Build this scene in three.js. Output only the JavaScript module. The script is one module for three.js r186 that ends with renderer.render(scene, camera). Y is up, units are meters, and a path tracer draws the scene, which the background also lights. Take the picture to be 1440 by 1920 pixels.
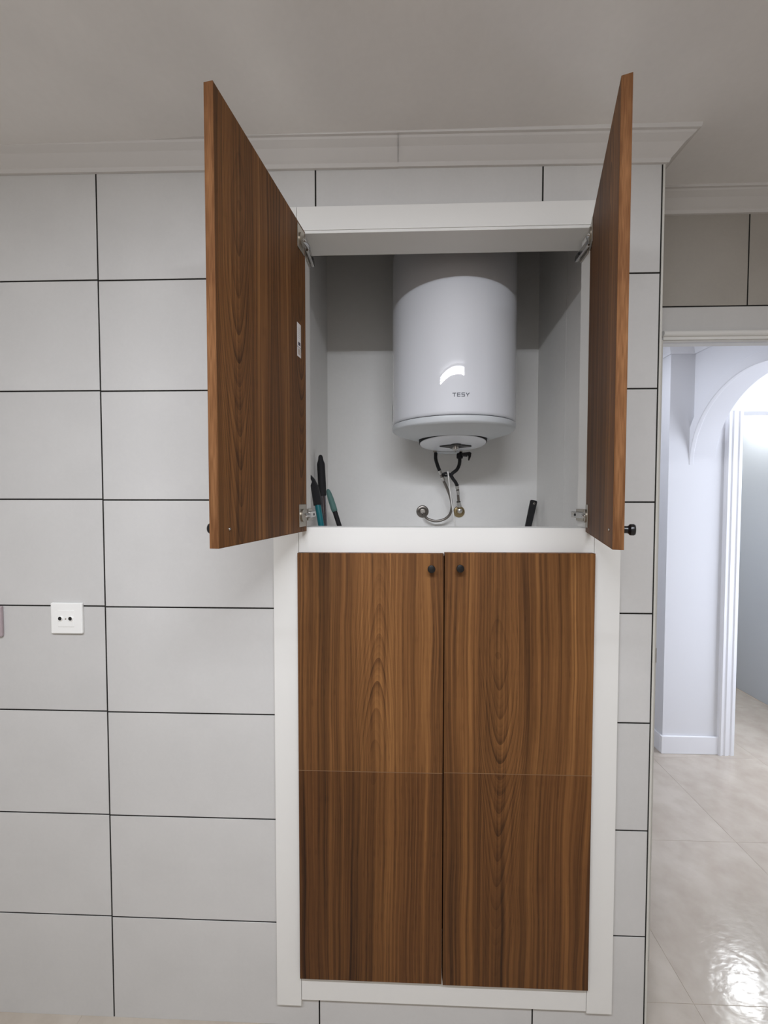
import * as THREE from 'three';
import { RoundedBoxGeometry } from 'three/addons/geometries/RoundedBoxGeometry.js';
import { mergeGeometries } from 'three/addons/utils/BufferGeometryUtils.js';
import { RectAreaLightUniformsLib } from 'three/addons/lights/RectAreaLightUniformsLib.js';

// ---------------------------------------------------------------- camera, light, exposure
const scene = new THREE.Scene();
scene.background = new THREE.Color(0x000000);
const camera = new THREE.PerspectiveCamera(2 * Math.atan(960 / 774.14) * 180 / Math.PI, 1440 / 1920, 0.05, 40);
camera.rotation.order = 'YXZ';
camera.position.set(0.8208, 1.5056, 1.1235);
camera.rotation.set(-1.8899 * Math.PI / 180, 1.9037 * Math.PI / 180, 0.0289 * Math.PI / 180);
scene.add(camera);
const renderer = new THREE.WebGLRenderer({ antialias: true });
renderer.toneMapping = THREE.LinearToneMapping;
renderer.toneMappingExposure = 1.02;
renderer.shadowMap.enabled = true;
RectAreaLightUniformsLib.init();
function areaLight(x, y, z, w, d, color, intensity, to = [0, -1, 0]) {   // faces straight down unless told otherwise
  const l = new THREE.RectAreaLight(color, intensity, w, d);
  l.position.set(x, y, z); l.lookAt(x + to[0], y + to[1], z + to[2]); scene.add(l);
  return l;
}
const KITCHEN_LIGHT = { color: new THREE.Color().setRGB(0.925, 0.97, 1.06), down: 208, side: 24 };
const HALL_LIGHT = { color: new THREE.Color().setRGB(0.84, 0.89, 1.03), power: 11 };
const PASSAGE_LIGHT = { color: HALL_LIGHT.color, power: 15 };
const WINDOW_LIGHT = { color: new THREE.Color().setRGB(0.83, 0.89, 1.06), power: 2.9 };
const ROOM_LIGHT = { color: new THREE.Color().setRGB(0.93, 0.97, 1.0), power: 1.3 };

// ---------------------------------------------------------------- helpers
const used = {};
function numbered(n) { used[n] = (used[n] ?? -1) + 1; return used[n] ? `${n}_${String(used[n]).padStart(3, '0')}` : n; }
function shadow(m) { m.castShadow = m.receiveShadow = true; return m; }
function struct(name, geo, mat) { const m = shadow(new THREE.Mesh(geo, mat)); m.name = numbered(name); m.userData.kind = 'structure'; scene.add(m); return m; }
function thing(name, label, category, [x, y, z], group) {
  const o = new THREE.Group(); o.name = numbered(name); o.position.set(x, y, z); scene.add(o);
  o.userData = { label, category }; if (group) o.userData.group = group;
  return o;
}
function part(parent, name, geo, mat, pos = [0, 0, 0], label) {
  const m = shadow(new THREE.Mesh(geo, mat)); m.name = name; m.position.set(...pos); parent.add(m);
  if (label) m.userData.label = label;
  return m;
}
function sub(parent, name) { const g = new THREE.Group(); g.name = name; parent.add(g); return g; }
function uvByNormal(g, ox = 0, oy = 0) {
  const p = g.attributes.position, n = g.attributes.normal, uv = new Float32Array(p.count * 2);
  for (let i = 0; i < p.count; i++) {
    const ax = Math.abs(n.getX(i)), ay = Math.abs(n.getY(i)), az = Math.abs(n.getZ(i));
    let u, v;
    if (az >= ax && az >= ay) { u = p.getX(i); v = p.getY(i); } else if (ax >= ay) { u = p.getZ(i); v = p.getY(i); } else { u = p.getX(i); v = p.getZ(i); }
    uv[2 * i] = u + ox; uv[2 * i + 1] = v + oy;
  }
  g.setAttribute('uv', new THREE.BufferAttribute(uv, 2));
  return g;
}
function box(x0, x1, y0, y1, z0, z1) {                          // sharp box in absolute coordinates
  const g = new THREE.BoxGeometry(x1 - x0, y1 - y0, z1 - z0); g.translate((x0 + x1) / 2, (y0 + y1) / 2, (z0 + z1) / 2);
  return uvByNormal(g);
}
function rbox(x0, x1, y0, y1, z0, z1, r = 0.0012, ox = 0, oy = 0, seg = 1) {   // box with eased edges
  const g = new RoundedBoxGeometry(x1 - x0, y1 - y0, z1 - z0, seg, r); g.translate((x0 + x1) / 2, (y0 + y1) / 2, (z0 + z1) / 2);
  return uvByNormal(g, ox, oy);
}
function tileGeo(w, h, d, c) {                                  // front face +z at 0, eased edge c, sides down to -d
  const P = [], I = [];
  const ring = (x, y, z) => { const b = P.length / 3; P.push(-x, -y, z, x, -y, z, x, y, z, -x, y, z); return b; };
  const quad = (a, b, cc, dd) => I.push(a, b, cc, a, cc, dd);
  const f = ring(w / 2 - c, h / 2 - c, 0); quad(f, f + 1, f + 2, f + 3);
  const a = ring(w / 2 - c, h / 2 - c, 0), b = ring(w / 2, h / 2, -c), s = ring(w / 2, h / 2, -c), e = ring(w / 2, h / 2, -d);
  for (let i = 0; i < 4; i++) { const j = (i + 1) % 4; quad(b + i, b + j, a + j, a + i); quad(e + i, e + j, s + j, s + i); }
  let g = new THREE.BufferGeometry(); g.setAttribute('position', new THREE.Float32BufferAttribute(P, 3)); g.setIndex(I);
  g = g.toNonIndexed(); g.computeVertexNormals();
  const p = g.attributes.position, uv = new Float32Array(p.count * 2);
  for (let i = 0; i < p.count; i++) { uv[2 * i] = p.getX(i); uv[2 * i + 1] = p.getY(i); }
  g.setAttribute('uv', new THREE.BufferAttribute(uv, 2));
  return g;
}
function tube(points, r, seg = 48, rad = 10) {
  return new THREE.TubeGeometry(new THREE.CatmullRomCurve3(points.map((p) => new THREE.Vector3(...p)), false, 'centripetal'), seg, r, rad, false);
}
function lathe(profile, seg = 48) { return new THREE.LatheGeometry(profile.map(([r, y]) => new THREE.Vector2(r, y)), seg); }
function sweep(path, profile) {                                 // path: [x, z, dy], room side on the right hand of travel; profile: [out, y]
  const n = path.length, rows = [];
  const dir = (a, b) => { const dx = b[0] - a[0], dz = b[1] - a[1], l = Math.hypot(dx, dz); return [dx / l, dz / l]; };
  for (let i = 0; i < n; i++) {
    const d0 = i > 0 ? dir(path[i - 1], path[i]) : dir(path[0], path[1]), d1 = i < n - 1 ? dir(path[i], path[i + 1]) : d0;
    const n0 = [-d0[1], d0[0]], n1 = [-d1[1], d1[0]];
    const k = 1 + n0[0] * n1[0] + n0[1] * n1[1], m = [(n0[0] + n1[0]) / k, (n0[1] + n1[1]) / k];
    rows.push(profile.map(([o, y]) => [path[i][0] + m[0] * o, y + (path[i][2] || 0), path[i][1] + m[1] * o]));
  }
  const P = [];
  const tri = (a, b, c) => P.push(...a, ...b, ...c);
  for (let i = 0; i < n - 1; i++) for (let j = 0; j < profile.length - 1; j++) {
    const a = rows[i][j], b = rows[i + 1][j], c = rows[i + 1][j + 1], d = rows[i][j + 1];
    tri(a, b, c); tri(a, c, d);
  }
  for (const [r, s] of [[rows[0], 1], [rows[n - 1], -1]]) for (let j = 1; j < profile.length - 1; j++) s > 0 ? tri(r[0], r[j], r[j + 1]) : tri(r[0], r[j + 1], r[j]);
  const g = new THREE.BufferGeometry(); g.setAttribute('position', new THREE.Float32BufferAttribute(P, 3)); g.computeVertexNormals();
  return uvByNormal(g);
}
// ---------------------------------------------------------------- noise and textures
function rng(seed) { let s = seed >>> 0; return () => { s = (s + 0x6D2B79F5) | 0; let t = Math.imul(s ^ (s >>> 15), 1 | s); t = (t + Math.imul(t ^ (t >>> 7), 61 | t)) ^ t; return ((t ^ (t >>> 14)) >>> 0) / 4294967296; }; }
function hash(x, y, s) { let h = Math.imul(x, 374761393) ^ Math.imul(y, 668265263) ^ Math.imul(s, 1442695041); h = Math.imul(h ^ (h >>> 13), 1274126177); return ((h ^ (h >>> 16)) >>> 0) / 4294967296; }
function vnoise(x, y, s) {
  const xi = Math.floor(x), yi = Math.floor(y), fx = x - xi, fy = y - yi, u = fx * fx * (3 - 2 * fx), v = fy * fy * (3 - 2 * fy);
  const a = hash(xi, yi, s), b = hash(xi + 1, yi, s), c = hash(xi, yi + 1, s), d = hash(xi + 1, yi + 1, s);
  return (a + (b - a) * u + (c - a) * v + (a - b - c + d) * u * v) * 2 - 1;
}
function fbm(x, y, s, o = 4) { let t = 0, a = 0.5; for (let i = 0; i < o; i++) { t += a * vnoise(x, y, s + i * 17); x = x * 2.03 + 3.1; y = y * 2.03 + 1.7; a *= 0.5; } return t; }
function texture(W, H, fn, srgb = true) {
  const data = new Uint8Array(W * H * 4);
  for (let j = 0; j < H; j++) for (let i = 0; i < W; i++) {
    const c = fn(i / W, j / H), k = 4 * (j * W + i);
    data[k] = Math.max(0, Math.min(255, c[0])); data[k + 1] = Math.max(0, Math.min(255, c[1])); data[k + 2] = Math.max(0, Math.min(255, c[2])); data[k + 3] = 255;
  }
  const t = new THREE.DataTexture(data, W, H, THREE.RGBAFormat);
  t.wrapS = t.wrapT = THREE.MirroredRepeatWrapping; t.magFilter = THREE.LinearFilter; t.minFilter = THREE.LinearMipmapLinearFilter; t.generateMipmaps = true;
  if (srgb) t.colorSpace = THREE.SRGBColorSpace;
  t.needsUpdate = true;
  return t;
}
const mix = (a, b, t) => [a[0] + (b[0] - a[0]) * t, a[1] + (b[1] - a[1]) * t, a[2] + (b[2] - a[2]) * t];
const clamp = (x, a = 0, b = 1) => Math.max(a, Math.min(b, x));
// walnut laminate: 0.40 m x 1.20 m, grain upright, flat-sawn arches around xc
function walnut(seed, xc, W, H, arch) {
  const dark = [52, 31, 14], mid = [106, 70, 37], light = [154, 108, 62], red = [112, 68, 38];
  return texture(W, H, (u, v) => {
    const x = u * 0.4, y = v * 1.2;
    const xw = x + 0.022 * fbm(x * 3, y * 1.2, seed) + 0.003 * fbm(x * 14, y * 4, seed + 5);
    const centre = xc + 0.02 * vnoise(1.5, y * 1.8, seed + 9);
    const dx = xw - centre;
    const yy = y + 0.06 * vnoise(x * 7, y * 1.2, seed + 20);
    const up = Math.abs(yy - arch[0]) * (1 + 0.25 * vnoise(2.2, y * 4, seed + 24));
    const g = up + 120 * dx * dx + 0.05 * fbm(x * 10, y * 1.3, seed + 21);
    const ph = g * 14, n = Math.floor(ph), saw = ph - n;
    const weight = 0.35 + 0.9 * hash(n, 7, seed + 23);
    const fig = Math.exp(-Math.pow((y - arch[1]) / arch[2], 2)) * Math.exp(-Math.pow(dx / 0.06, 4));
    const ring = (Math.pow(saw, 2.4) - 0.3) * weight * fig + 0.25 * (Math.pow((g * 43) % 1, 2) - 0.33) * fig;
    const s1 = xw + 0.002 * fbm(x * 30, y * 3, seed + 33);
    const lines = vnoise(s1 * 90, y * 0.45, seed + 34) * 0.5 + vnoise(s1 * 190, y * 0.8, seed + 35) * 0.5;
    const dk = Math.max(0, vnoise(s1 * 55, y * 0.6, seed + 36) - 0.25) * 1.1;
    const band = fbm(xw * 15, y * 0.35, seed + 40, 3) * 1.5, wide = fbm(xw * 5, y * 0.6, seed + 50, 3);
    const streak = vnoise(xw * 520, y * 9, seed + 70) * 0.5 + vnoise(xw * 300, y * 4, seed + 71) * 0.5;
    const pore = Math.max(0, vnoise(x * 800, y * 34, seed + 80) - 0.35) * 1.6 * (0.5 + 0.8 * Math.max(0, fbm(x * 8, y * 1.2, seed + 83)));
    const fine = vnoise(s1 * 330, y * 2.2, seed + 37);
    let t = 0.50 + 0.25 * band + 0.24 * wide - 0.44 * ring + 0.28 * lines + 0.15 * fine - 0.30 * dk + 0.14 * streak - 0.22 * pore;
    t = clamp(t);
    let c = t < 0.5 ? mix(dark, mid, t * 2) : mix(mid, light, t * 2 - 1);
    c = mix(c, red, clamp(0.25 + 0.6 * fbm(xw * 10 + 7, y * 0.6, seed + 90)) * 0.45 * (1 - Math.abs(t - 0.5) * 1.4));
    return c;
  });
}
const woodA = walnut(11, 0.205, 768, 1792, [0.60, 0.92, 0.26]), woodB = walnut(47, 0.15, 768, 1792, [0.98, 0.62, 0.34]);   // arch: eye height, centre and spread of the figure
function woodMat(tex, ru = 0.4, rv = 1.2) { const t = tex.clone(); t.repeat.set(1 / ru, 1 / rv); t.needsUpdate = true; return new THREE.MeshPhysicalMaterial({ map: t, roughness: 0.58, specularIntensity: 0.45 }); }
const M = {};
M.woodA = woodMat(woodA); M.woodB = woodMat(woodB);
M.woodALow = woodMat(woodA); M.woodALow.color.set(0xdfdad5); M.woodBLow = woodMat(woodB); M.woodBLow.color.set(0xe9e5e0);   // the lower leaves are a darker batch
M.joint = new THREE.MeshStandardMaterial({ color: new THREE.Color(0x7d5c3a), roughness: 0.6 });
M.edge = new THREE.MeshPhysicalMaterial({ specularIntensity: 0.3, map: (() => { const t = texture(128, 512, (u, v) => mix([92, 59, 33], [124, 86, 54], clamp(0.5 + 0.9 * fbm(u * 10, v * 5, 3) + 0.35 * vnoise(u * 60, v * 30, 8)))); t.repeat.set(12, 1.6); return t; })(), roughness: 0.8 });
const mottle = (a, b, s, f) => texture(256, 256, (u, v) => mix(a, b, clamp(0.5 + 0.9 * fbm(u * f, v * f, s) + 0.15 * vnoise(u * 120, v * 120, s + 3))));
const tileTones = [[[202, 200, 197], [207, 205, 202]], [[200, 198, 195], [205, 203, 200]], [[203, 201, 198], [208, 206, 203]]];
M.tiles = tileTones.map(([a, b], i) => { const t = mottle(a, b, 31 + i * 7, 5); t.repeat.set(1.6, 1.6); return new THREE.MeshStandardMaterial({ map: t, roughness: 0.42 }); });
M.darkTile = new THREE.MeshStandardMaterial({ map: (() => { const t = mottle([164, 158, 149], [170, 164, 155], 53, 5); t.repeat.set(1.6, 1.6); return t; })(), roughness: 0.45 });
M.grout = new THREE.MeshStandardMaterial({ color: new THREE.Color(0x16130f), roughness: 0.95 });
M.trimTile = new THREE.MeshStandardMaterial({ color: new THREE.Color(0xcfccc4), roughness: 0.4 });
M.white = new THREE.MeshStandardMaterial({ color: new THREE.Color(0xe4e2dd), roughness: 0.42 });
M.paint = new THREE.MeshStandardMaterial({ map: (() => { const t = mottle([231, 229, 225], [236, 234, 230], 71, 4); t.repeat.set(1, 1); return t; })(), roughness: 0.85 });
M.ceiling = new THREE.MeshStandardMaterial({ map: (() => { const t = mottle([232, 229, 226], [238, 235, 232], 75, 6); t.repeat.set(1, 1); return t; })(), roughness: 0.9 });
M.cornice = new THREE.MeshStandardMaterial({ color: new THREE.Color(0xd0ccc8), roughness: 0.85 });
M.roomWall = new THREE.MeshStandardMaterial({ color: new THREE.Color(0xcbc6be), roughness: 0.6 });
M.hall = new THREE.MeshStandardMaterial({ color: new THREE.Color(0xe4e4e6), roughness: 0.7 });
M.hallTrim = new THREE.MeshStandardMaterial({ color: new THREE.Color(0xeeeef0), roughness: 0.3 });
M.greyWall = new THREE.MeshStandardMaterial({ color: new THREE.Color(0xbfc2c4), roughness: 0.6 });
M.chrome = new THREE.MeshStandardMaterial({ color: new THREE.Color(0xc9c7c4), roughness: 0.2, metalness: 1 });
M.shaft = new THREE.MeshStandardMaterial({ color: new THREE.Color(0x7f7c82), roughness: 0.16, metalness: 1 });
M.nickel = new THREE.MeshStandardMaterial({ color: new THREE.Color(0xb4ada2), roughness: 0.35, metalness: 1 });
M.steelBraid = new THREE.MeshStandardMaterial({ color: new THREE.Color(0x837d77), roughness: 0.34, metalness: 1 });
M.brass = new THREE.MeshStandardMaterial({ color: new THREE.Color(0xa89672), roughness: 0.25, metalness: 1 });
M.black = new THREE.MeshStandardMaterial({ color: new THREE.Color(0x0d0c0e), roughness: 0.3 });
M.blackMatt = new THREE.MeshStandardMaterial({ color: new THREE.Color(0x141316), roughness: 0.7 });
M.teal = new THREE.MeshStandardMaterial({ color: new THREE.Color(0x117078), roughness: 0.4 });
M.greyGreen = new THREE.MeshStandardMaterial({ color: new THREE.Color(0x5d837c), roughness: 0.6 });
M.enamel = new THREE.MeshPhysicalMaterial({ color: new THREE.Color(0xdcdde1), roughness: 0.55, clearcoat: 1, clearcoatRoughness: 0.015 });
M.plastic = new THREE.MeshPhysicalMaterial({ color: new THREE.Color(0xd0d3d5), roughness: 0.38 });
M.panelPlastic = new THREE.MeshPhysicalMaterial({ color: new THREE.Color(0xe8eaee), roughness: 0.25 });
M.socket = new THREE.MeshPhysicalMaterial({ color: new THREE.Color(0xf3f2ee), roughness: 0.3 });
M.lettering = new THREE.MeshStandardMaterial({ color: new THREE.Color(0x50545a), roughness: 0.5 });
M.cord = new THREE.MeshStandardMaterial({ color: new THREE.Color(0xdedbd6), roughness: 0.5 });
// polished stone-look porcelain, warm greige with a softly dented surface
const stoneTex = texture(1024, 1024, (u, v) => { const n = fbm(u * 6, v * 6, 101, 5), m = fbm(u * 22, v * 22, 140, 4); return mix([176, 164, 150], [192, 182, 169], clamp(0.5 + 0.8 * n + 0.6 * m)); });
const stoneBump = texture(1024, 1024, (u, v) => { const a = u * 0.6 - v * 0.5; const n = 128 + 70 * fbm(u * 34 + 2 * fbm(u * 5, v * 5, 7), v * 60, 201, 4) + 50 * vnoise(a * 70, (u + v) * 34, 230); return [n, n, n]; }, false);
stoneTex.repeat.set(1 / 1.2, 1 / 1.2); stoneBump.repeat.set(1 / 0.9, 1 / 0.9);
M.floor = new THREE.MeshPhysicalMaterial({ map: stoneTex, bumpMap: stoneBump, bumpScale: 0.0006, roughness: 0.15, specularIntensity: 1 });
M.floorGrout = new THREE.MeshStandardMaterial({ color: new THREE.Color(0xb8ab9a), roughness: 0.5 });

// ---------------------------------------------------------------- the room shell
const H = 2.43, RZ = -0.206, EDGE = 1.506;
const floor = struct('floor', box(-1.2, 4.2, -0.1, -0.0009, -3.3, 3.1), M.floorGrout);
{
  const g = 0.0010, variants = [0, 1, 2].map((k) => { const t = tileGeo(0.6 - g, 0.6 - g, 0.0009, 0.0004); const uv = t.attributes.uv; for (let i = 0; i < uv.count; i++) uv.setXY(i, uv.getX(i) + k * 0.37, uv.getY(i) + k * 0.71); t.rotateX(-Math.PI / 2); return t; });
  let n = 0;
  for (let i = -5; i < 4; i++) for (let k = -5; k < 6; k++) {
    const x = 1.705 + 0.6 * i + 0.3, z = -0.088 + 0.6 * k + 0.3;
    if (x > 3.75 || z > 3.2) continue;
    part(floor, 'tile', variants[(n * 7 + k * k) % 3], M.floor, [x, 0, z]); n++;
  }
}
struct('ceiling', box(-1.2, 4.2, H, H + 0.1, -0.06, 3.1), M.ceiling);
struct('ceiling_hall', box(1.42, 4.2, H, H + 0.1, -3.3, -0.06), M.ceiling);
struct('wall_left', box(-1.2, -1.1, 0, H, -0.2, 3.1), M.roomWall);
struct('wall_right', box(2.9, 3.0, 0, H, -0.25, 3.1), M.roomWall);
struct('wall_front', box(-1.2, 3.0, 0, H, 3.0, 3.1), M.roomWall);
// main tiled wall with the niche cut into it
const NL = 0.522, NR = 1.405, NB = -0.635, NF = 1.36, NT = 2.95;   // the niche runs up as a shaft
const wallBack = struct('wall_back', mergeGeometries([box(-1.2, NL - 0.01, 0, NT, -0.7, -0.0012), box(NL - 0.01, NR + 0.01, 0, NF - 0.01, -0.7, -0.0012), box(NR + 0.01, 1.5105, 0, NT, -0.7, -0.0012), box(NL - 0.01, NR + 0.01, NF - 0.01, NT, -0.7, NB - 0.01), box(NL - 0.01, NR + 0.01, 2.25, NT, -0.06, -0.0012), box(-1.2, 1.5105, NT, NT + 0.1, -0.7, -0.0012)]), M.grout);
{
  const G = 0.0042, jitter = rng(5);
  const place = (x0, x1, y0, y1, tone) => part(wallBack, 'tile', tileGeo(x1 - x0, y1 - y0, 0.006, 0.0004), M.tiles[tone], [(x0 + x1) / 2, (y0 + y1) / 2, 0]);
  const notched = (pts, tone) => {                                  // a tile with a corner sawn out
    const s = new THREE.Shape(); pts.forEach((p, i) => (i ? s.lineTo(...p) : s.moveTo(...p))); s.closePath();
    const g = new THREE.ExtrudeGeometry(s, { depth: 0.0052, bevelEnabled: true, bevelSize: 0.0004, bevelOffset: -0.0004, bevelThickness: 0.0004, bevelSegments: 1 }); g.translate(0, 0, -0.0056);
    part(wallBack, 'tile', uvByNormal(g), M.tiles[tone]);
  };
  const cols = [[-1.2, -0.6], [-0.6, 0], [0, 0.6], [0.6, 1.2], [1.2, 1.5075]];
  cols.forEach(([a, b], c) => {
    for (let r = 0; r < 9; r++) {
      const lift = c === 4 ? -0.0040 : c < 2 ? 0.0025 : 0.0008;
      let y0 = r === 0 ? 0 : 0.3 * r + lift + G / 2, y1 = Math.min(0.3 * (r + 1) + lift - G / 2, H), x0 = a + G / 2, x1 = b - (c === 4 ? 0.0030 : G / 2);
      if (r === 8) { if (y1 - y0 < 0.02) continue; }
      if (c === 3 && r > 0 && r < 7) continue;                          // cut where the cabinet stands
      if (c === 2 && r > 0 && r < 7) x1 = 0.53;
      if (c === 4 && r > 0 && r < 7) x0 = 1.38;
      if (c === 3 && r === 7) y0 = 2.235;
      const tone = Math.floor(jitter() * 3);
      if (r === 7 && (c === 2 || c === 4)) { notched(c === 2 ? [[x0, y0], [0.53, y0], [0.53, 2.235], [x1, 2.235], [x1, y1], [x0, y1]] : [[1.38, y0], [x1, y0], [x1, y1], [x0, y1], [x0, 2.235], [1.38, 2.235]], tone); continue; }
      place(x0, x1, y0, y1, tone);
    }
  });
  part(wallBack, 'corner_trim', rbox(1.5082, 1.5135, 0, 2.405, -0.05, 0.0006, 0.0006), M.trimTile);
}
struct('wall_niche_left', box(NL - 0.01, NL, NF, NT, NB, -0.0065), M.paint);
struct('wall_niche_right', box(NR, NR + 0.01, NF, NT, NB, -0.352), M.paint);
struct('wall_niche_right', box(NR, NR + 0.01, NF, NT, -0.350, -0.0065), M.paint);
struct('wall_niche_rear', box(NL - 0.01, NR + 0.01, NF, NT, NB - 0.01, NB), M.paint);
struct('floor_niche', box(NL - 0.01, NR + 0.01, NF - 0.01, NF, NB, -0.0065), M.paint);
// the wall set back beside it, with the doorway
const wallRecess = struct('wall_recess', mergeGeometries([box(1.5105, 1.62, 0, H, -0.256, RZ - 0.0012), box(1.62, 2.5, 2.0, H, -0.256, RZ - 0.0012), box(2.5, 3.6, 0, H, -0.256, RZ - 0.0012)]), M.grout);
{
  const place = (x0, x1, y0, y1, mat) => part(wallRecess, 'tile', tileGeo(x1 - x0, y1 - y0, 0.009, 0.0004), mat, [(x0 + x1) / 2, (y0 + y1) / 2, RZ]);
  const G = 0.0042, yj = 2.1;
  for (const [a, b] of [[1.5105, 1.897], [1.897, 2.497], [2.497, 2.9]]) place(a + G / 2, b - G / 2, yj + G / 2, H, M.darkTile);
  for (let r = 0; r < 7; r++) place(2.5022, 2.9, r ? 0.3 * r + G / 2 : 0, 0.3 * (r + 1) - G / 2, M.tiles[r % 3]);
  for (const [a, b] of [[1.5105, 2.197], [2.197, 2.5022]]) place(a + G / 2, b - G / 2, 1.99, yj - G / 2, M.tiles[(a * 10 | 0) % 3]);
}
const trimDoor = struct('trim_1', rbox(1.5115, 1.643, 0, 1.9965, -0.262, RZ + 0.005, 0.002), M.trimTile);
part(trimDoor, 'lintel_casing', rbox(1.643, 2.5, 1.9965, 2.012, -0.262, RZ + 0.005, 0.002), M.white);
part(trimDoor, 'casing', rbox(2.44, 2.5, 0, 1.9965, -0.262, RZ + 0.005, 0.002), M.white);
{
  const bead = new THREE.CylinderGeometry(0.009, 0.009, 0.86, 16, 1); bead.rotateZ(Math.PI / 2);
  part(trimDoor, 'header_moulding', bead, M.white, [2.07, 2.0145, RZ + 0.006]);
  part(trimDoor, 'strike_plate', rbox(1.6405, 1.6436, 0.984, 1.031, -0.24, RZ + 0.0056, 0.0008), M.nickel);
}
// plaster cornices
const cornice = [[0, 2.376], [0.006, 2.377], [0.009, 2.386], [0.013, 2.390], [0.030, 2.409], [0.044, 2.419], [0.047, 2.423], [0.053, 2.424], [0.057, 2.445], [0, 2.445]];
const corniceDy = (x) => -0.0085 * (x - 1.0);
struct('trim_2', sweep([[-1.1, 0.0004, corniceDy(-1.1)], [0.82, 0.0004, corniceDy(0.82)]], cornice), M.cornice);
struct('trim_3', sweep([[0.82, 0, corniceDy(0.82) + 0.0008], [1.5135, 0, corniceDy(1.51)], [1.5135, RZ, 0], [2.9, RZ, 0]], cornice), M.cornice);

// ---------------------------------------------------------------- the hall beyond the doorway
const BZ = -1.331;
struct('wall_passage', box(1.45, 1.5105, 0, H, -3.2, -0.7), M.hall);
struct('wall_passage_end', box(1.45, 2.4, 0, H, -3.2, -3.1), M.hall);
struct('wall_hall', box(2.39, 2.705, 0, H, -3.2, BZ), M.hall);
struct('wall_lintel', box(2.705, 3.52, 2.005, H, -1.45, BZ), M.hall);
struct('wall_far', box(2.7, 3.52, 0, H, -3.2, -3.1), M.greyWall);
struct('wall_grey', box(3.52, 3.62, 0, H, -3.2, -0.2), M.greyWall);
const AX0 = 2.5266, AX1 = 2.6499, AR = 0.437, AC = -0.894, AS = 1.703;
{
  const s = new THREE.Shape();                                   // drawn in (-z, y): wall with an arched opening
  s.moveTo(0.256, 0); s.lineTo(0.256, H); s.lineTo(-BZ, H); s.lineTo(-BZ, AS); s.absarc(-AC, AS, AR, 0, Math.PI, false); s.lineTo(-AC - AR, 0); s.closePath();
  const g = new THREE.ExtrudeGeometry(s, { depth: AX1 - AX0, bevelEnabled: false, curveSegments: 48 });
  g.rotateY(Math.PI / 2); g.translate(AX0, 0, 0);
  const arch = struct('wall_arch', uvByNormal(g.toNonIndexed()), M.hall);
  const b = new THREE.Shape(); b.absarc(-AC, AS, AR + 0.048, Math.PI, 0, true); b.lineTo(-AC + AR, AS); b.absarc(-AC, AS, AR, 0, Math.PI, false); b.closePath();
  const bg = new THREE.ExtrudeGeometry(b, { depth: 0.018, bevelEnabled: true, bevelSize: 0.002, bevelThickness: 0.004, bevelSegments: 2, curveSegments: 48 });
  bg.rotateY(Math.PI / 2); bg.translate(AX0 - 0.018, 0, 0);
  part(arch, 'arch_moulding', bg, M.hall);
}
struct('baseboard_hall', rbox(2.3775, 2.705, 0, 0.105, BZ + 0.0002, BZ + 0.013, 0.003), M.hallTrim);
struct('baseboard_passage', rbox(2.3775, 2.3898, 0, 0.105, -3.1, BZ - 0.0004, 0.003), M.hallTrim);
{
  const prof = [[0, 0], [0.02, 0], [0.026, 0.006], [0.026, 0.014], [0.019, 0.020], [0.019, 0.028], [0.024, 0.034], [0.024, 0.052], [0.017, 0.058], [0.017, 0.064], [0.022, 0.07], [0.022, 0.086], [0, 0.088]];
  const s = new THREE.Shape(); prof.forEach(([d, x], i) => (i ? s.lineTo(x, d) : s.moveTo(x, d))); s.closePath();
  const g = new THREE.ExtrudeGeometry(s, { depth: 2.005, bevelEnabled: false }); g.rotateX(-Math.PI / 2);   // (x, d) -> x, -z... upright
  g.scale(1, 1, -1); const idx = g.index; const gi = idx ? g.toNonIndexed() : g; const p = gi.attributes.position; for (let i = 0; i < p.count; i += 3) { const a = [p.getX(i), p.getY(i), p.getZ(i)]; p.setXYZ(i, p.getX(i + 1), p.getY(i + 1), p.getZ(i + 1)); p.setXYZ(i + 1, ...a); } gi.computeVertexNormals();
  gi.translate(2.703, 0, BZ - 0.002);
  const t = struct('trim_4', uvByNormal(gi), M.hallTrim);
  part(t, 'jamb', rbox(2.7, 2.775, 0, 2.005, -1.455, BZ - 0.003, 0.002), M.hallTrim);
}
{ // frosted window at the hall's right end: daylight comes in here, low under the arch
  const y0 = 0.25, y1 = 1.95, z0 = -1.26, z1 = -0.34, x = 3.52;
  const w = struct('window_1', rbox(x - 0.012, x + 0.01, y0, y1, z0, z1, 0.002), new THREE.MeshStandardMaterial({ color: 0xffffff, emissive: new THREE.Color(0.85, 0.9, 1), emissiveIntensity: 1.6, roughness: 0.4 }));
  part(w, 'window_frame', rbox(x - 0.03, x, y1, y1 + 0.06, z0 - 0.06, z1 + 0.06, 0.004), M.hallTrim);
  part(w, 'window_frame', rbox(x - 0.03, x, y0 - 0.06, y0, z0 - 0.06, z1 + 0.06, 0.004), M.hallTrim);
  for (const z of [z0 - 0.06, z1]) part(w, 'window_frame', rbox(x - 0.03, x, y0, y1, z, z + 0.06, 0.004), M.hallTrim);
  areaLight(x - 0.0135, (y0 + y1) / 2, (z0 + z1) / 2, z1 - z0, y1 - y0, WINDOW_LIGHT.color, WINDOW_LIGHT.power, [-1, 0, 0]);
}
const hallCornice = [[0, 2.334], [0.008, 2.334], [0.012, 2.345], [0.03, 2.372], [0.055, 2.398], [0.075, 2.41], [0.078, 2.445], [0, 2.445]];
struct('trim_5', sweep([[2.39, -3.1], [2.39, BZ], [AX0, BZ], [AX0, -0.256]], hallCornice), M.hallTrim);

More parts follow.
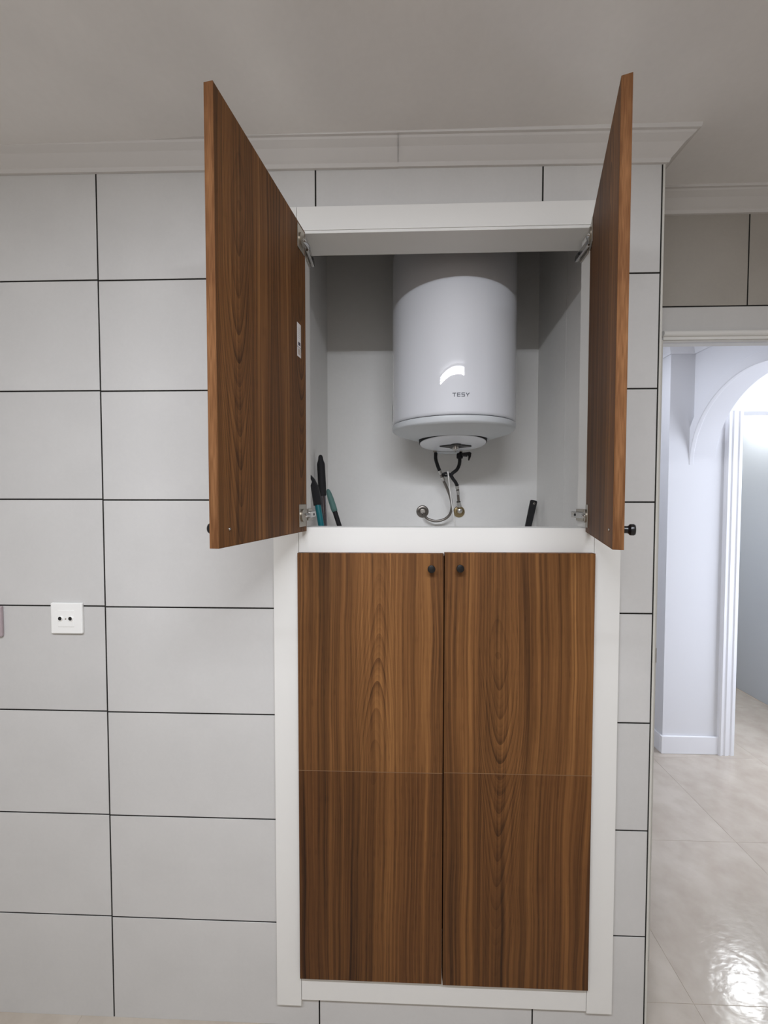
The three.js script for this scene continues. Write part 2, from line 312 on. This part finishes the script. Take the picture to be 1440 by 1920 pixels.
// ---------------------------------------------------------------- lamps
{
  const L = thing('ceiling_light', 'long white tube batten on the ceiling in front of the open cabinet', 'ceiling light', [0.70, H, 1.47]);
  part(L, 'housing', rbox(-0.69, 0.69, -0.014, 0, -0.034, 0.034, 0.004), M.white);
  part(L, 'diffuser', rbox(-0.67, 0.67, -0.052, -0.014, -0.026, 0.026, 0.012, 0, 0, 3), new THREE.MeshStandardMaterial({ color: 0xffffff, emissive: new THREE.Color(1, 1, 1), emissiveIntensity: 3, roughness: 0.5 }));
  for (const sx of [-1, 1]) part(L, 'end_cap', rbox(sx * 0.68 - 0.01, sx * 0.68 + 0.01, -0.054, -0.002, -0.032, 0.032, 0.006, 0, 0, 2), M.white);
  areaLight(0.70, H - 0.0535, 1.47, 1.34, 0.052, KITCHEN_LIGHT.color, KITCHEN_LIGHT.down);
  areaLight(0.70, H - 0.034, 1.4425, 1.34, 0.036, KITCHEN_LIGHT.color, KITCHEN_LIGHT.side, [0, 0, -1]);
  areaLight(0.70, H - 0.034, 1.4975, 1.34, 0.036, KITCHEN_LIGHT.color, KITCHEN_LIGHT.side, [0, 0, 1]);
}
{
  const L = thing('ceiling_light', 'square white panel light on the hall ceiling beyond the arch', 'ceiling light', [3.12, H, -0.78]);
  part(L, 'housing', rbox(-0.21, 0.21, -0.02, 0, -0.21, 0.21, 0.006), M.white);
  part(L, 'diffuser', rbox(-0.2, 0.2, -0.03, -0.02, -0.2, 0.2, 0.004), new THREE.MeshStandardMaterial({ color: 0xffffff, emissive: new THREE.Color(0.9, 0.95, 1), emissiveIntensity: 1.5, roughness: 0.5 }));
  areaLight(3.12, H - 0.032, -0.78, 0.4, 0.4, HALL_LIGHT.color, HALL_LIGHT.power);
}
{
  const L = thing('ceiling_light', 'smaller white panel light on the side passage ceiling left of the arch', 'ceiling light', [1.9, H, -1.15]);
  part(L, 'housing', rbox(-0.16, 0.16, -0.02, 0, -0.16, 0.16, 0.006), M.white);
  part(L, 'diffuser', rbox(-0.15, 0.15, -0.03, -0.02, -0.15, 0.15, 0.004), new THREE.MeshStandardMaterial({ color: 0xffffff, emissive: new THREE.Color(0.9, 0.95, 1), emissiveIntensity: 1.5, roughness: 0.5 }));
  areaLight(1.9, H - 0.032, -1.15, 0.3, 0.3, PASSAGE_LIGHT.color, PASSAGE_LIGHT.power);
}
{
  const L = thing('wall_lamp', 'small round white lamp high on the grey wall behind the hall lintel', 'lamp', [3.52, 2.19, -1.96]);
  const plate = new THREE.CylinderGeometry(0.04, 0.045, 0.02, 24); plate.rotateZ(Math.PI / 2);
  part(L, 'back_plate', plate, M.white, [-0.01, 0, 0]);
  part(L, 'globe', new THREE.SphereGeometry(0.055, 24, 16), new THREE.MeshStandardMaterial({ color: 0xffffff, emissive: new THREE.Color(0.95, 0.98, 1), emissiveIntensity: 3 }), [-0.075, 0, 0]);
  const p = new THREE.PointLight(ROOM_LIGHT.color, ROOM_LIGHT.power, 0, 2); p.position.set(3.445, 2.19, -1.96); p.castShadow = true; p.shadow.radius = 2.5; scene.add(p);
}

// ---------------------------------------------------------------- the built-in cabinet
{
  const cab = thing('built_in_cabinet', 'tall white-framed wall cabinet with walnut doors, the upper pair open around a boiler', 'cabinet', [0.945, 0.09, 0]);
  const W = (geo) => geo.translate(-0.945, -0.09, 0);
  const F = 0.018;
  part(cab, 'stile', W(rbox(0.4835, 0.5525, 0.0795, 2.2735, 0.0004, F)), M.white);
  part(cab, 'stile', W(rbox(1.341, 1.4095, 0.0915, 2.2735, 0.0004, F)), M.white);
  part(cab, 'header_rail', W(rbox(0.5533, 1.3402, 2.2122, 2.2735, 0.0004, F)), M.white);
  part(cab, 'header_lip', W(rbox(0.5533, 1.3402, 2.2036, 2.2116, -0.083, F)), M.white);
  part(cab, 'middle_rail', W(rbox(0.5533, 1.3402, 1.352, 1.4275, -0.04, F)), M.white);
  part(cab, 'bottom_rail', W(rbox(0.5533, 1.3402, 0.0965, 0.195, 0.0004, F - 0.001)), M.white);
  part(cab, 'jamb', W(rbox(0.5533, 0.5735, 1.4275, 2.2036, -0.045, F - 0.0005)), M.white);
  part(cab, 'jamb', W(rbox(1.3195, 1.3402, 1.4275, 2.2036, -0.040, F - 0.0005)), M.white);
  part(cab, 'side_panel', W(rbox(0.5533, 0.5735, 0.195, 1.352, -0.003, F - 0.0015)), M.white);
  part(cab, 'side_panel', W(rbox(1.3195, 1.3402, 0.195, 1.352, -0.003, F - 0.0015)), M.white);

  // knob, axis along +z from the door's face
  const knobGeo = lathe([[0.0001, 0], [0.0068, 0], [0.0072, 0.0012], [0.0066, 0.004], [0.0064, 0.0100], [0.0072, 0.0122], [0.0094, 0.0138], [0.0101, 0.0155], [0.0101, 0.0200], [0.0090, 0.0222], [0.0001, 0.0226]], 28); knobGeo.rotateX(Math.PI / 2);
  const screwGeo = lathe([[0.0001, 0.0018], [0.0022, 0.0016], [0.0036, 0], [0.0001, -0.001]], 16); screwGeo.rotateX(-Math.PI / 2);

  // lower doors: each in two leaves of laminate with a pale joint between
  const lower = (x0, x1, yb, yj, yt, zf, mat, matLow, ox, knobX, knobY) => {
    const o = [x0 - 0.945, yb - 0.09, 0], w = x1 - x0;
    const d = part(cab, 'door', rbox(0, w, yj - yb + 0.0008, yt - yb, F + 0.0004, zf, 0.0008, ox, 0.02), mat, o);
    part(d, 'lower_panel', rbox(0, w, 0, yj - yb - 0.0008, F + 0.0004, zf, 0.0008, ox, 0.02), matLow);
    part(d, 'joint_strip', rbox(0.0006, w - 0.0006, yj - yb - 0.0007, yj - yb + 0.0007, F + 0.002, zf - 0.0001, 0.0004), M.joint);
    part(d, 'knob', knobGeo, M.black, [knobX - x0, knobY - yb, zf]);
  };
  lower(0.5532, 0.9424, 0.180, 0.7680, 1.3600, 0.0355, M.woodA, M.woodALow, 0, 0.9086, 1.322);
  lower(0.9452, 1.3352, 0.180, 0.7715, 1.3625, 0.0372, M.woodB, M.woodBLow, 0, 0.9828, 1.324);

  // upper doors, swung open; local x runs along the door from the hinge, +z is its outside face
  const T = 0.0176, DW = 0.4, YB = 1.4184, DH = 0.7817;
  const upper = (side, xh, angle, mat, ox, oy) => {
    const s = side === 'left' ? 1 : -1, X = (a, b) => (s > 0 ? [a, b] : [-b, -a]);
    const e = 0.0012;
    const d = part(cab, 'door', rbox(...X(0, DW - e), e, DH - e, 0, T, 0.0004, ox, oy), mat, [xh - 0.945, YB - 0.09, 0.0295]);
    d.rotation.y = s > 0 ? -angle : angle;
    part(d, 'edge_band', rbox(...X(DW - e, DW), 0, DH, 0.0002, T - 0.0002, 0.0004), M.edge);
    part(d, 'edge_band', rbox(...X(0, DW - e), DH - e, DH, 0.0002, T - 0.0002, 0.0004), M.edge);
    part(d, 'edge_band', rbox(...X(0, DW - e), 0, e, 0.0002, T - 0.0002, 0.0004), M.edge);
    part(d, 'knob', knobGeo, M.black, [s * 0.366, 0.0325, T]);
    part(d, 'screw', screwGeo, M.chrome, [s * 0.366, 0.0315, 0]);
    return d;
  };
  const dl = upper('left', 0.5776, 1.7344, M.woodB, 0.62, 0.3);
  const dr = upper('right', 1.3116, 1.2531, M.woodA, 0.9, 0.15);
  { // paper label on the inside of the left door
    const t = texture(48, 160, (u, v) => { const base = [222, 217, 214]; if (v < 0.24 && v > 0.06 && u > 0.15 && u < 0.85) return (Math.floor(v * 160 / 3) + Math.floor(u * 48 / 4)) % 3 ? [176, 160, 148] : [205, 196, 190]; if (v > 0.34 && v < 0.44 && u > 0.25 && u < 0.8) return [60, 58, 74]; if (v > 0.27 && v < 0.29) return [120, 116, 120]; if (v > 0.55 && v < 0.9 && Math.floor(v * 160) % 9 < 2 && u > 0.15 && u < 0.8) return [178, 174, 176]; return base; });
    const g = new RoundedBoxGeometry(0.0235, 0.0835, 0.0005, 1, 0.0002); const p = g.attributes.position, uv = g.attributes.uv; for (let i = 0; i < p.count; i++) uv.setXY(i, 0.5 - p.getX(i) / 0.0235, 0.5 + p.getY(i) / 0.0835);
    part(dl, 'sticker', g, new THREE.MeshStandardMaterial({ map: t, roughness: 0.6 }), [0.0442, 1.905 - YB, -0.0002], 'small white printed label');
  }
  // concealed hinges: cup plate on the door, arm and mounting plate on the jamb
  const hinge = (door, s, yw, jx) => {
    const h = sub(cab, 'hinge');
    const ang = door.rotation.y, hx = door.position.x, hz = door.position.z;
    const cup = mergeGeometries([rbox(0.008, 0.052, -0.029, 0.029, -0.0022, -0.0002, 0.0008), (() => { const c = new THREE.CylinderGeometry(0.0165, 0.0175, 0.006, 24); c.rotateX(Math.PI / 2); c.translate(0.028, 0, -0.003); return uvByNormal(c.toNonIndexed()); })().clone()].map((g) => { const q = g.index ? g.toNonIndexed() : g; return q; }));
    if (s < 0) { cup.scale(-1, 1, 1); const p = cup.attributes.position, n = cup.attributes.normal; for (let i = 0; i < p.count; i += 3) for (const a of [p, n]) { const t0 = [a.getX(i), a.getY(i), a.getZ(i)]; a.setXYZ(i, a.getX(i + 1), a.getY(i + 1), a.getZ(i + 1)); a.setXYZ(i + 1, ...t0); } }
    const c = part(h, 'cup_plate', cup, M.nickel, [hx, yw - 0.09, hz]); c.rotation.y = ang;
    const X = (a, b) => (s > 0 ? [jx + a, jx + b] : [jx - b, jx - a]);
    const arm = rbox(...X(0.0045, 0.013), yw - 0.0085, yw + 0.0085, -0.052, 0.024, 0.002);
    part(h, 'arm', W(arm), M.chrome);
    part(h, 'mounting_plate', W(rbox(...X(0.0006, 0.0042), yw - 0.016, yw + 0.016, -0.040, 0.006, 0.001)), M.nickel);
    // link between arm and cup
    const k = 0.028, lx = hx + 0.945 + Math.cos(ang) * k * s, lz = hz - Math.sin(ang) * k * s;
    const ax = s > 0 ? jx + 0.009 : jx - 0.009;
    part(h, 'link', W(tube([[ax, yw, 0.015], [ax + s * 0.003, yw, 0.032], [lx + s * 0.006, yw, lz - 0.004], [lx, yw, lz]], 0.0055, 20, 8)), M.chrome);
    const sc = new THREE.CylinderGeometry(0.0036, 0.0036, 0.0016, 14); sc.rotateZ(Math.PI / 2);
    part(h, 'screw', W(sc.translate(s > 0 ? jx + 0.0135 : jx - 0.0135, yw, -0.025)), M.blackMatt);
  };
  for (const y of [1.461, 2.163]) { hinge(dl, 1, y, 0.5735); hinge(dr, -1, y, 1.3195); }
}

// ---------------------------------------------------------------- the water heater
const HX = 1.018, HZ = -0.38, HR = 0.217;
{
  const y0 = 1.68, h = thing('water_heater', 'glossy white wall-hung cylindrical boiler with a round dial panel underneath', 'water heater', [HX, y0, HZ]);
  const Y = (y) => y - y0;
  part(h, 'tank', lathe([[0.0001, Y(2.405)], [0.12, Y(2.40)], [0.19, Y(2.385)], [0.212, Y(2.36)], [HR, Y(2.34)], [HR, Y(2.0)], [HR, Y(1.79)], [HR, Y(1.7765)], [HR - 0.0005, Y(1.7725)], [HR - 0.002, Y(1.769)], [HR - 0.0045, Y(1.7665)], [HR - 0.008, Y(1.765)]], 96), M.enamel);
  part(h, 'seam', lathe([[HR - 0.009, Y(1.7655)], [HR - 0.0055, Y(1.765)], [HR - 0.0055, Y(1.7625)], [HR - 0.009, Y(1.762)]], 96), M.blackMatt);
  part(h, 'base_cover', lathe([[HR - 0.008, Y(1.7635)], [HR - 0.0015, Y(1.763)], [HR + 0.0005, Y(1.761)], [HR - 0.001, Y(1.748)], [HR - 0.004, Y(1.7435)], [HR - 0.012, Y(1.7385)], [0.165, Y(1.7268)], [0.1240, Y(1.7152)], [0.1215, Y(1.7185)], [0.0001, Y(1.7185)]], 96), M.plastic);
  const tilt = sub(h, 'control_panel'); tilt.position.set(0, Y(1.7075), 0); tilt.rotation.x = -0.112;
  part(tilt, 'groove_ring', lathe([[0.112, 0.02], [0.1208, 0.02], [0.1208, -0.0025], [0.1185, -0.0045], [0.112, -0.003]], 72), M.blackMatt);
  part(tilt, 'panel_disc', lathe([[0.1175, 0.004], [0.1180, -0.0040], [0.1165, -0.0062], [0.09, -0.0095], [0.05, -0.0115], [0.0001, -0.012]], 72), M.panelPlastic);
  {
    const s = new THREE.Shape(); const pts = [[-0.056, 0], [-0.03, 0.017], [-0.019, 0.02], [-0.013, 0.031], [0, 0.036], [0.013, 0.031], [0.019, 0.02], [0.03, 0.017], [0.056, 0], [0.03, -0.017], [0.019, -0.02], [0.013, -0.031], [0, -0.036], [-0.013, -0.031], [-0.019, -0.02], [-0.03, -0.017]];
    pts.forEach((p, i) => (i ? s.lineTo(...p) : s.moveTo(...p))); s.closePath();
    const g = new THREE.ExtrudeGeometry(s, { depth: 0.003, bevelEnabled: true, bevelSize: 0.001, bevelThickness: 0.001, bevelSegments: 2 }); g.rotateX(Math.PI / 2);
    part(tilt, 'pointer', g, M.black, [0.011, -0.0112, -0.004]);
    const k = mergeGeometries([lathe([[0.0001, -0.016], [0.009, -0.0155], [0.0112, -0.013], [0.0118, 0]], 32), rbox(-0.0022, 0.0022, -0.021, -0.012, -0.010, 0.010, 0.001)].map((g2) => (g2.index ? g2.toNonIndexed() : g2)));
    part(tilt, 'knob', k, M.chrome, [0.011, -0.0125, -0.004]);
  }
  // brand lettering, each letter its strokes bent round the tank
  const letters = { T: [[[0, 1], [1, 1]], [[0.5, 1], [0.5, 0]]], E: [[[0.95, 1], [0.08, 1]], [[0.95, 0.5], [0.08, 0.5]], [[0.95, 0], [0.08, 0]], [[0.08, 1], [0.08, 0]]], S: [[[0.97, 1], [0.08, 1]], [[0.08, 1], [0.08, 0.52]], [[0.08, 0.5], [0.94, 0.5]], [[0.94, 0.48], [0.94, 0]], [[0.94, 0], [0.03, 0]]], Y: [[[0, 1], [0.5, 0.42]], [[1, 1], [0.5, 0.42]], [[0.5, 0.45], [0.5, 0]]] };
  const LW = 0.0095, LH = 0.0098, ST = 0.0023, pitch = 0.0136;
  const brand = [];
  [...'TESY'].forEach((ch, i) => {
    for (const [[ax, ay], [bx, by]] of letters[ch]) {
      const x0 = -0.0252 + i * pitch, a = [x0 + ax * LW, ay * LH], b = [x0 + bx * LW, by * LH], L = Math.hypot(b[0] - a[0], b[1] - a[1]) + ST * 0.8;
      const g = new THREE.BoxGeometry(L, ST, 0.0006, 4, 1, 1); g.rotateZ(Math.atan2(b[1] - a[1], b[0] - a[0])); g.translate((a[0] + b[0]) / 2, (a[1] + b[1]) / 2, 0);
      const p = g.attributes.position; for (let k = 0; k < p.count; k++) { const th = p.getX(k) / HR - 0.016, r = HR + p.getZ(k); p.setXYZ(k, Math.sin(th) * r, p.getY(k), Math.cos(th) * r); }
      g.computeVertexNormals(); brand.push(g);
    }
  });
  part(h, 'lettering', mergeGeometries(brand), M.lettering, [0, Y(1.8195), 0]);
  {
    const g = new THREE.CylinderGeometry(HR + 0.0008, HR + 0.0008, 0.062, 12, 1, true, -Math.PI / 2 - 0.35, 0.4);
    part(h, 'rating_label', g, M.plastic, [0, Y(1.815), 0]);
  }
  part(h, 'wall_bracket', rbox(-0.11, 0.11, Y(2.16), Y(2.2), NB - HZ + 0.0005, -0.2, 0.002), M.nickel);
  for (const x of [0.97, 1.064]) { const g = new THREE.CylinderGeometry(0.011, 0.011, 0.04, 20); part(h, 'pipe_stub', g, M.nickel, [x - HX, Y(1.708), -0.515 - HZ]); }
  part(h, 'pipe_boss', rbox(-0.045, 0.045, Y(1.683), Y(1.72), -0.165, -0.122, 0.006, 0, 0, 2), M.plastic);
}
// ---------------------------------------------------------------- plumbing below it
function hose(name, label, black, steel, crimps, group) {
  const [bx, by, bz] = black[0];
  const o = thing(name, label, 'hose', [bx, by, bz], group), L = (pts) => pts.map((p) => [p[0] - bx, p[1] - by, p[2] - bz]);
  part(o, 'rubber_sleeve', tube(L(black), 0.0068, 40, 12), M.blackMatt, [0, 0, 0], 'black insulated length');
  // braid: two counter-wound ribs on the hose
  const path = new THREE.CatmullRomCurve3(L(steel).map((p) => new THREE.Vector3(...p)), false, 'centripetal');
  part(o, 'braided_hose', new THREE.TubeGeometry(path, 120, 0.0054, 12), M.steelBraid, [0, 0, 0], 'steel braided length');
  for (const [a, b, r] of crimps) part(o, 'crimp', tube(L([a, b]), r, 4, 16), M.chrome);
  return o;
}
hose('water_hose', 'left flexible hose under the boiler, curling down to the round wall flange',
  [[0.97, 1.6865, -0.515], [0.97, 1.662, -0.515], [0.979, 1.633, -0.52], [0.988, 1.612, -0.525]],
  [[0.986, 1.615, -0.524], [1.002, 1.579, -0.535], [1.019, 1.547, -0.55], [1.036, 1.505, -0.565], [1.042, 1.472, -0.575], [1.034, 1.439, -0.58], [1.011, 1.419, -0.585], [0.974, 1.412, -0.59], [0.941, 1.424, -0.6], [0.927, 1.448, -0.617]],
  [[[0.9855, 1.6165, -0.5235], [0.992, 1.602, -0.528], 0.0078], [[0.997, 1.591, -0.531], [1.0035, 1.577, -0.536], 0.0074], [[0.929, 1.4415, -0.612], [0.9262, 1.449, -0.625], 0.0085]]);
hose('water_hose', 'right flexible hose under the boiler, bending down to the brass shut-off valve',
  [[1.064, 1.664, -0.515], [1.064, 1.649, -0.515], [1.061, 1.633, -0.518], [1.053, 1.618, -0.52], [1.038, 1.606, -0.522], [1.032, 1.598, -0.525], [1.039, 1.585, -0.53], [1.051, 1.571, -0.538], [1.059, 1.558, -0.548]],
  [[1.058, 1.56, -0.547], [1.064, 1.538, -0.563], [1.069, 1.512, -0.582], [1.073, 1.488, -0.595], [1.076, 1.474, -0.6]],
  [[[1.0585, 1.559, -0.547], [1.0615, 1.547, -0.556], 0.0078], [[1.0635, 1.540, -0.561], [1.0675, 1.523, -0.573], 0.0068], [[1.072, 1.492, -0.593], [1.0765, 1.472, -0.601], 0.0088]]);
{
  const v = thing('safety_valve', 'dark safety valve with a hooked lever at the boiler outlet', 'valve', [1.064, 1.674, -0.515]);
  part(v, 'body', lathe([[0.0001, -0.012], [0.011, -0.012], [0.0125, -0.008], [0.0125, 0.004], [0.0105, 0.007], [0.0105, 0.014], [0.0001, 0.014]], 20), M.blackMatt);
  const arm = new THREE.CylinderGeometry(0.0055, 0.007, 0.022, 14); arm.rotateZ(Math.PI / 2);
  part(v, 'spout', arm, M.blackMatt, [0.018, 0.002, 0.003]);
  const s = new THREE.Shape(); [[0, 0.006], [0.03, 0.010], [0.036, 0.006], [0.034, -0.008], [0.028, -0.022], [0.026, -0.021], [0.027, -0.006], [0.024, -0.001], [0, -0.002]].forEach((p, i) => (i ? s.lineTo(...p) : s.moveTo(...p))); s.closePath();
  part(v, 'lever', new THREE.ExtrudeGeometry(s, { depth: 0.008, bevelEnabled: true, bevelSize: 0.001, bevelThickness: 0.001, bevelSegments: 1 }), M.black, [0.006, 0.002, 0.008]);
}
{
  const f = thing('wall_flange', 'round steel pipe flange on the niche wall, lower left of the boiler', 'pipe flange', [0.926, 1.45, NB]);
  const g = lathe([[0.0001, 0.013], [0.0105, 0.013], [0.0125, 0.011], [0.013, 0.006], [0.022, 0.0045], [0.0255, 0.003], [0.0262, 0.0005], [0.0001, 0.0004]], 36); g.rotateX(Math.PI / 2);
  part(f, 'rosette', g, M.steelBraid);
  const n = new THREE.CylinderGeometry(0.0095, 0.0095, 0.016, 6); n.rotateX(Math.PI / 2); part(f, 'nut', n, M.chrome, [0, 0, 0.018]);
}
{
  const v = thing('shutoff_valve', 'brassy round shut-off valve on the niche wall at the hose end', 'valve', [1.079, 1.453, NB]);
  const g = lathe([[0.0001, 0.006], [0.019, 0.0055], [0.0235, 0.0035], [0.0245, 0.0005], [0.0001, 0.0004]], 36); g.rotateX(Math.PI / 2);
  part(v, 'rosette', g, M.brass, [0.001, -0.004, 0]);
  const b = lathe([[0.0001, 0.031], [0.006, 0.0305], [0.0105, 0.028], [0.0125, 0.024], [0.0125, 0.004], [0.0001, 0.004]], 28); b.rotateX(Math.PI / 2);
  part(v, 'body', b, M.brass);
  const n = new THREE.CylinderGeometry(0.0095, 0.0095, 0.014, 6); part(v, 'nut', n, M.brass, [-0.002, 0.018, 0.031]);
  const c = lathe([[0.0001, 0.009], [0.0075, 0.0085], [0.010, 0.006], [0.0105, 0], [0.0001, 0]], 24); c.rotateX(Math.PI / 2);
  part(v, 'cap', c, M.chrome, [0.000, 0.001, 0.030]);
}
{
  const t = thing('cable_tie', 'black tie band gathering the two hoses below the boiler', 'cable tie', [1.013, 1.601, -0.525]);
  const a = new THREE.TorusGeometry(0.0105, 0.0048, 10, 24); a.scale(1.1, 0.75, 1); a.rotateX(0.9); part(t, 'band', a, M.blackMatt);
  part(t, 'lock', rbox(0.002, 0.013, -0.005, 0.005, 0.001, 0.009, 0.0015), M.black);
}
{
  const c = thing('power_cord', 'thin white cord hanging from the hose tie to the niche floor', 'cord', [1.018, NF, -0.512]);
  part(c, 'cable', tube([[0.000, 0.248, 0.0], [0.010, 0.165, 0.0], [0.021, 0.093, 0.0], [0.030, 0.035, 0.0], [0.034, 0.003, 0.004]], 0.0027, 40, 8), M.cord);
  const head = new THREE.SphereGeometry(0.0046, 14, 10); part(c, 'loop', head, M.cord, [0, 0.249, 0]);
}
// ---------------------------------------------------------------- handles standing in the niche
function rod(name, label, category, foot, top) {                 // local +y runs from foot to top
  const o = thing(name, label, category, foot), d = new THREE.Vector3(top[0] - foot[0], top[1] - foot[1], top[2] - foot[2]);
  o.quaternion.setFromUnitVectors(new THREE.Vector3(0, 1, 0), d.clone().normalize()); o.userData.length = undefined; delete o.userData.length;
  return [o, d.length()];
}
{
  const [o, L] = rod('broom_handle', 'chrome broom stick with a long black tapered grip, tallest in the niche', 'broom handle', [0.5572, NF + 0.001, -0.36], [0.5425, 1.6625, -0.36]);
  part(o, 'shaft', lathe([[0.0001, 0], [0.0112, 0], [0.0112, L - 0.13], [0.0001, L - 0.13]], 24), M.shaft, [0, 0, 0], 'chrome tube');
  part(o, 'grip', lathe([[0.0001, L], [0.005, L - 0.0015], [0.0078, L - 0.007], [0.0095, L - 0.019], [0.0132, L - 0.03], [0.0142, L - 0.036], [0.0142, L - 0.11], [0.0135, L - 0.145], [0.0118, L - 0.148], [0.0001, L - 0.148]], 28), M.blackMatt, [0, 0, 0], 'black foam grip');
}
{
  const [o, L] = rod('tool_handle', 'teal handle with a hooked black cap leaning at the left jamb', 'tool handle', [0.583, NF + 0.001, -0.2], [0.5535, 1.545, -0.2]);
  part(o, 'shaft', lathe([[0.0001, 0], [0.0088, 0], [0.0098, 0.06], [0.0098, L - 0.045], [0.0001, L - 0.045]], 22), M.teal, [0, 0, 0], 'teal plastic shaft');
  const s = new THREE.Shape(); [[-0.0105, L - 0.06], [0.0115, L - 0.06], [0.0105, L - 0.02], [0.0075, L + 0.002], [0.001, L + 0.022], [-0.006, L + 0.034], [-0.0075, L + 0.03], [-0.003, L + 0.014], [-0.0095, L + 0.003]].forEach((p, i) => (i ? s.lineTo(...p) : s.moveTo(...p))); s.closePath();
  part(o, 'cap', new THREE.ExtrudeGeometry(s, { depth: 0.014, bevelEnabled: true, bevelSize: 0.002, bevelThickness: 0.003, bevelSegments: 3 }), M.blackMatt, [0, 0, -0.007], 'black hooked cap');
}
{
  const [o, L] = rod('brush_handle', 'black stick with a grey-green rubber grip leaning right of the broom', 'brush handle', [0.615, NF + 0.001, -0.42], [0.5575, 1.5405, -0.42]);
  part(o, 'shaft', lathe([[0.0001, 0], [0.0085, 0], [0.0092, L - 0.075], [0.0001, L - 0.075]], 22), M.blackMatt, [0, 0, 0], 'black shaft');
  part(o, 'grip', lathe([[0.0001, L], [0.005, L - 0.002], [0.0075, L - 0.007], [0.0095, L - 0.018], [0.0112, L - 0.04], [0.0115, L - 0.075], [0.0108, L - 0.088], [0.0001, L - 0.088]], 24), M.greyGreen, [0, 0, 0], 'grey-green grip');
}
{
  const [o, L] = rod('flat_handle', 'flat black handle with a hang hole leaning in the right corner', 'tool handle', [1.3475, NF + 0.001, -0.58], [1.3755, 1.497, -0.58]);
  const s = new THREE.Shape(), w = 0.0125; s.moveTo(-w * 0.85, 0); s.lineTo(w * 0.85, 0); s.lineTo(w, L - 0.006); s.quadraticCurveTo(w, L, w - 0.006, L); s.lineTo(-w + 0.006, L); s.quadraticCurveTo(-w, L, -w, L - 0.006); s.closePath();
  const hole = new THREE.Path(); hole.absarc(0.002, L - 0.012, 0.0034, 0, Math.PI * 2, true); s.holes.push(hole);
  part(o, 'blade', new THREE.ExtrudeGeometry(s, { depth: 0.007, bevelEnabled: true, bevelSize: 0.0012, bevelThickness: 0.0012, bevelSegments: 2, curveSegments: 16 }), M.blackMatt, [0, 0, -0.0035]);
  const rim = new THREE.TorusGeometry(0.0036, 0.0009, 8, 20); part(o, 'eyelet', rim, M.nickel, [0.002, L - 0.012, 0.0048]);
}
// ---------------------------------------------------------------- aerial sockets on the tiled wall
function socket(label, x, y, jacks, mat = M.socket) {
  const o = thing('wall_socket', label, 'socket', [x, y, 0.0002]);
  const base = part(o, 'plate', rbox(-0.045, 0.045, -0.0435, 0.0435, 0, 0.0095, 0.0032, 0, 0, 3), mat);
  part(o, 'insert', rbox(-0.0235, 0.0235, -0.0235, 0.0235, 0.008, 0.0107, 0.0010, 0, 0, 2), M.socket);
  if (jacks) for (const sx of [-0.0147, 0.0147]) {
    const ring = lathe([[0.0001, 0.0006], [0.0044, 0.0006], [0.0052, 0.003], [0.0062, 0.0032], [0.0066, 0.0024], [0.0068, 0]], 24); ring.rotateX(Math.PI / 2);
    const j = part(o, 'jack', ring, M.socket, [sx, 0.0005, 0.0107]);
    const hole = new THREE.CylinderGeometry(0.0055, 0.0055, 0.0028, 20); hole.rotateX(Math.PI / 2); part(j, 'jack_hole', hole, M.black, [0, 0, 0.0016]);
  }
  if (jacks) { const sc = new THREE.CylinderGeometry(0.0018, 0.0018, 0.001, 14); sc.rotateX(Math.PI / 2); part(o, 'screw', sc, M.nickel, [0, -0.0008, 0.0111]); }
  return o;
}
socket('white aerial socket plate with two round black jacks on the tiles', -0.1055, 1.1695, true);
socket('greyish socket plate cut off by the left edge of the picture', -0.339, 1.158, false, new THREE.MeshStandardMaterial({ color: new THREE.Color(0xa99a9c), roughness: 0.5 }));

scene.traverse((o) => { if (o.isLight) o.castShadow = o.castShadow ?? true; });
renderer.render(scene, camera);
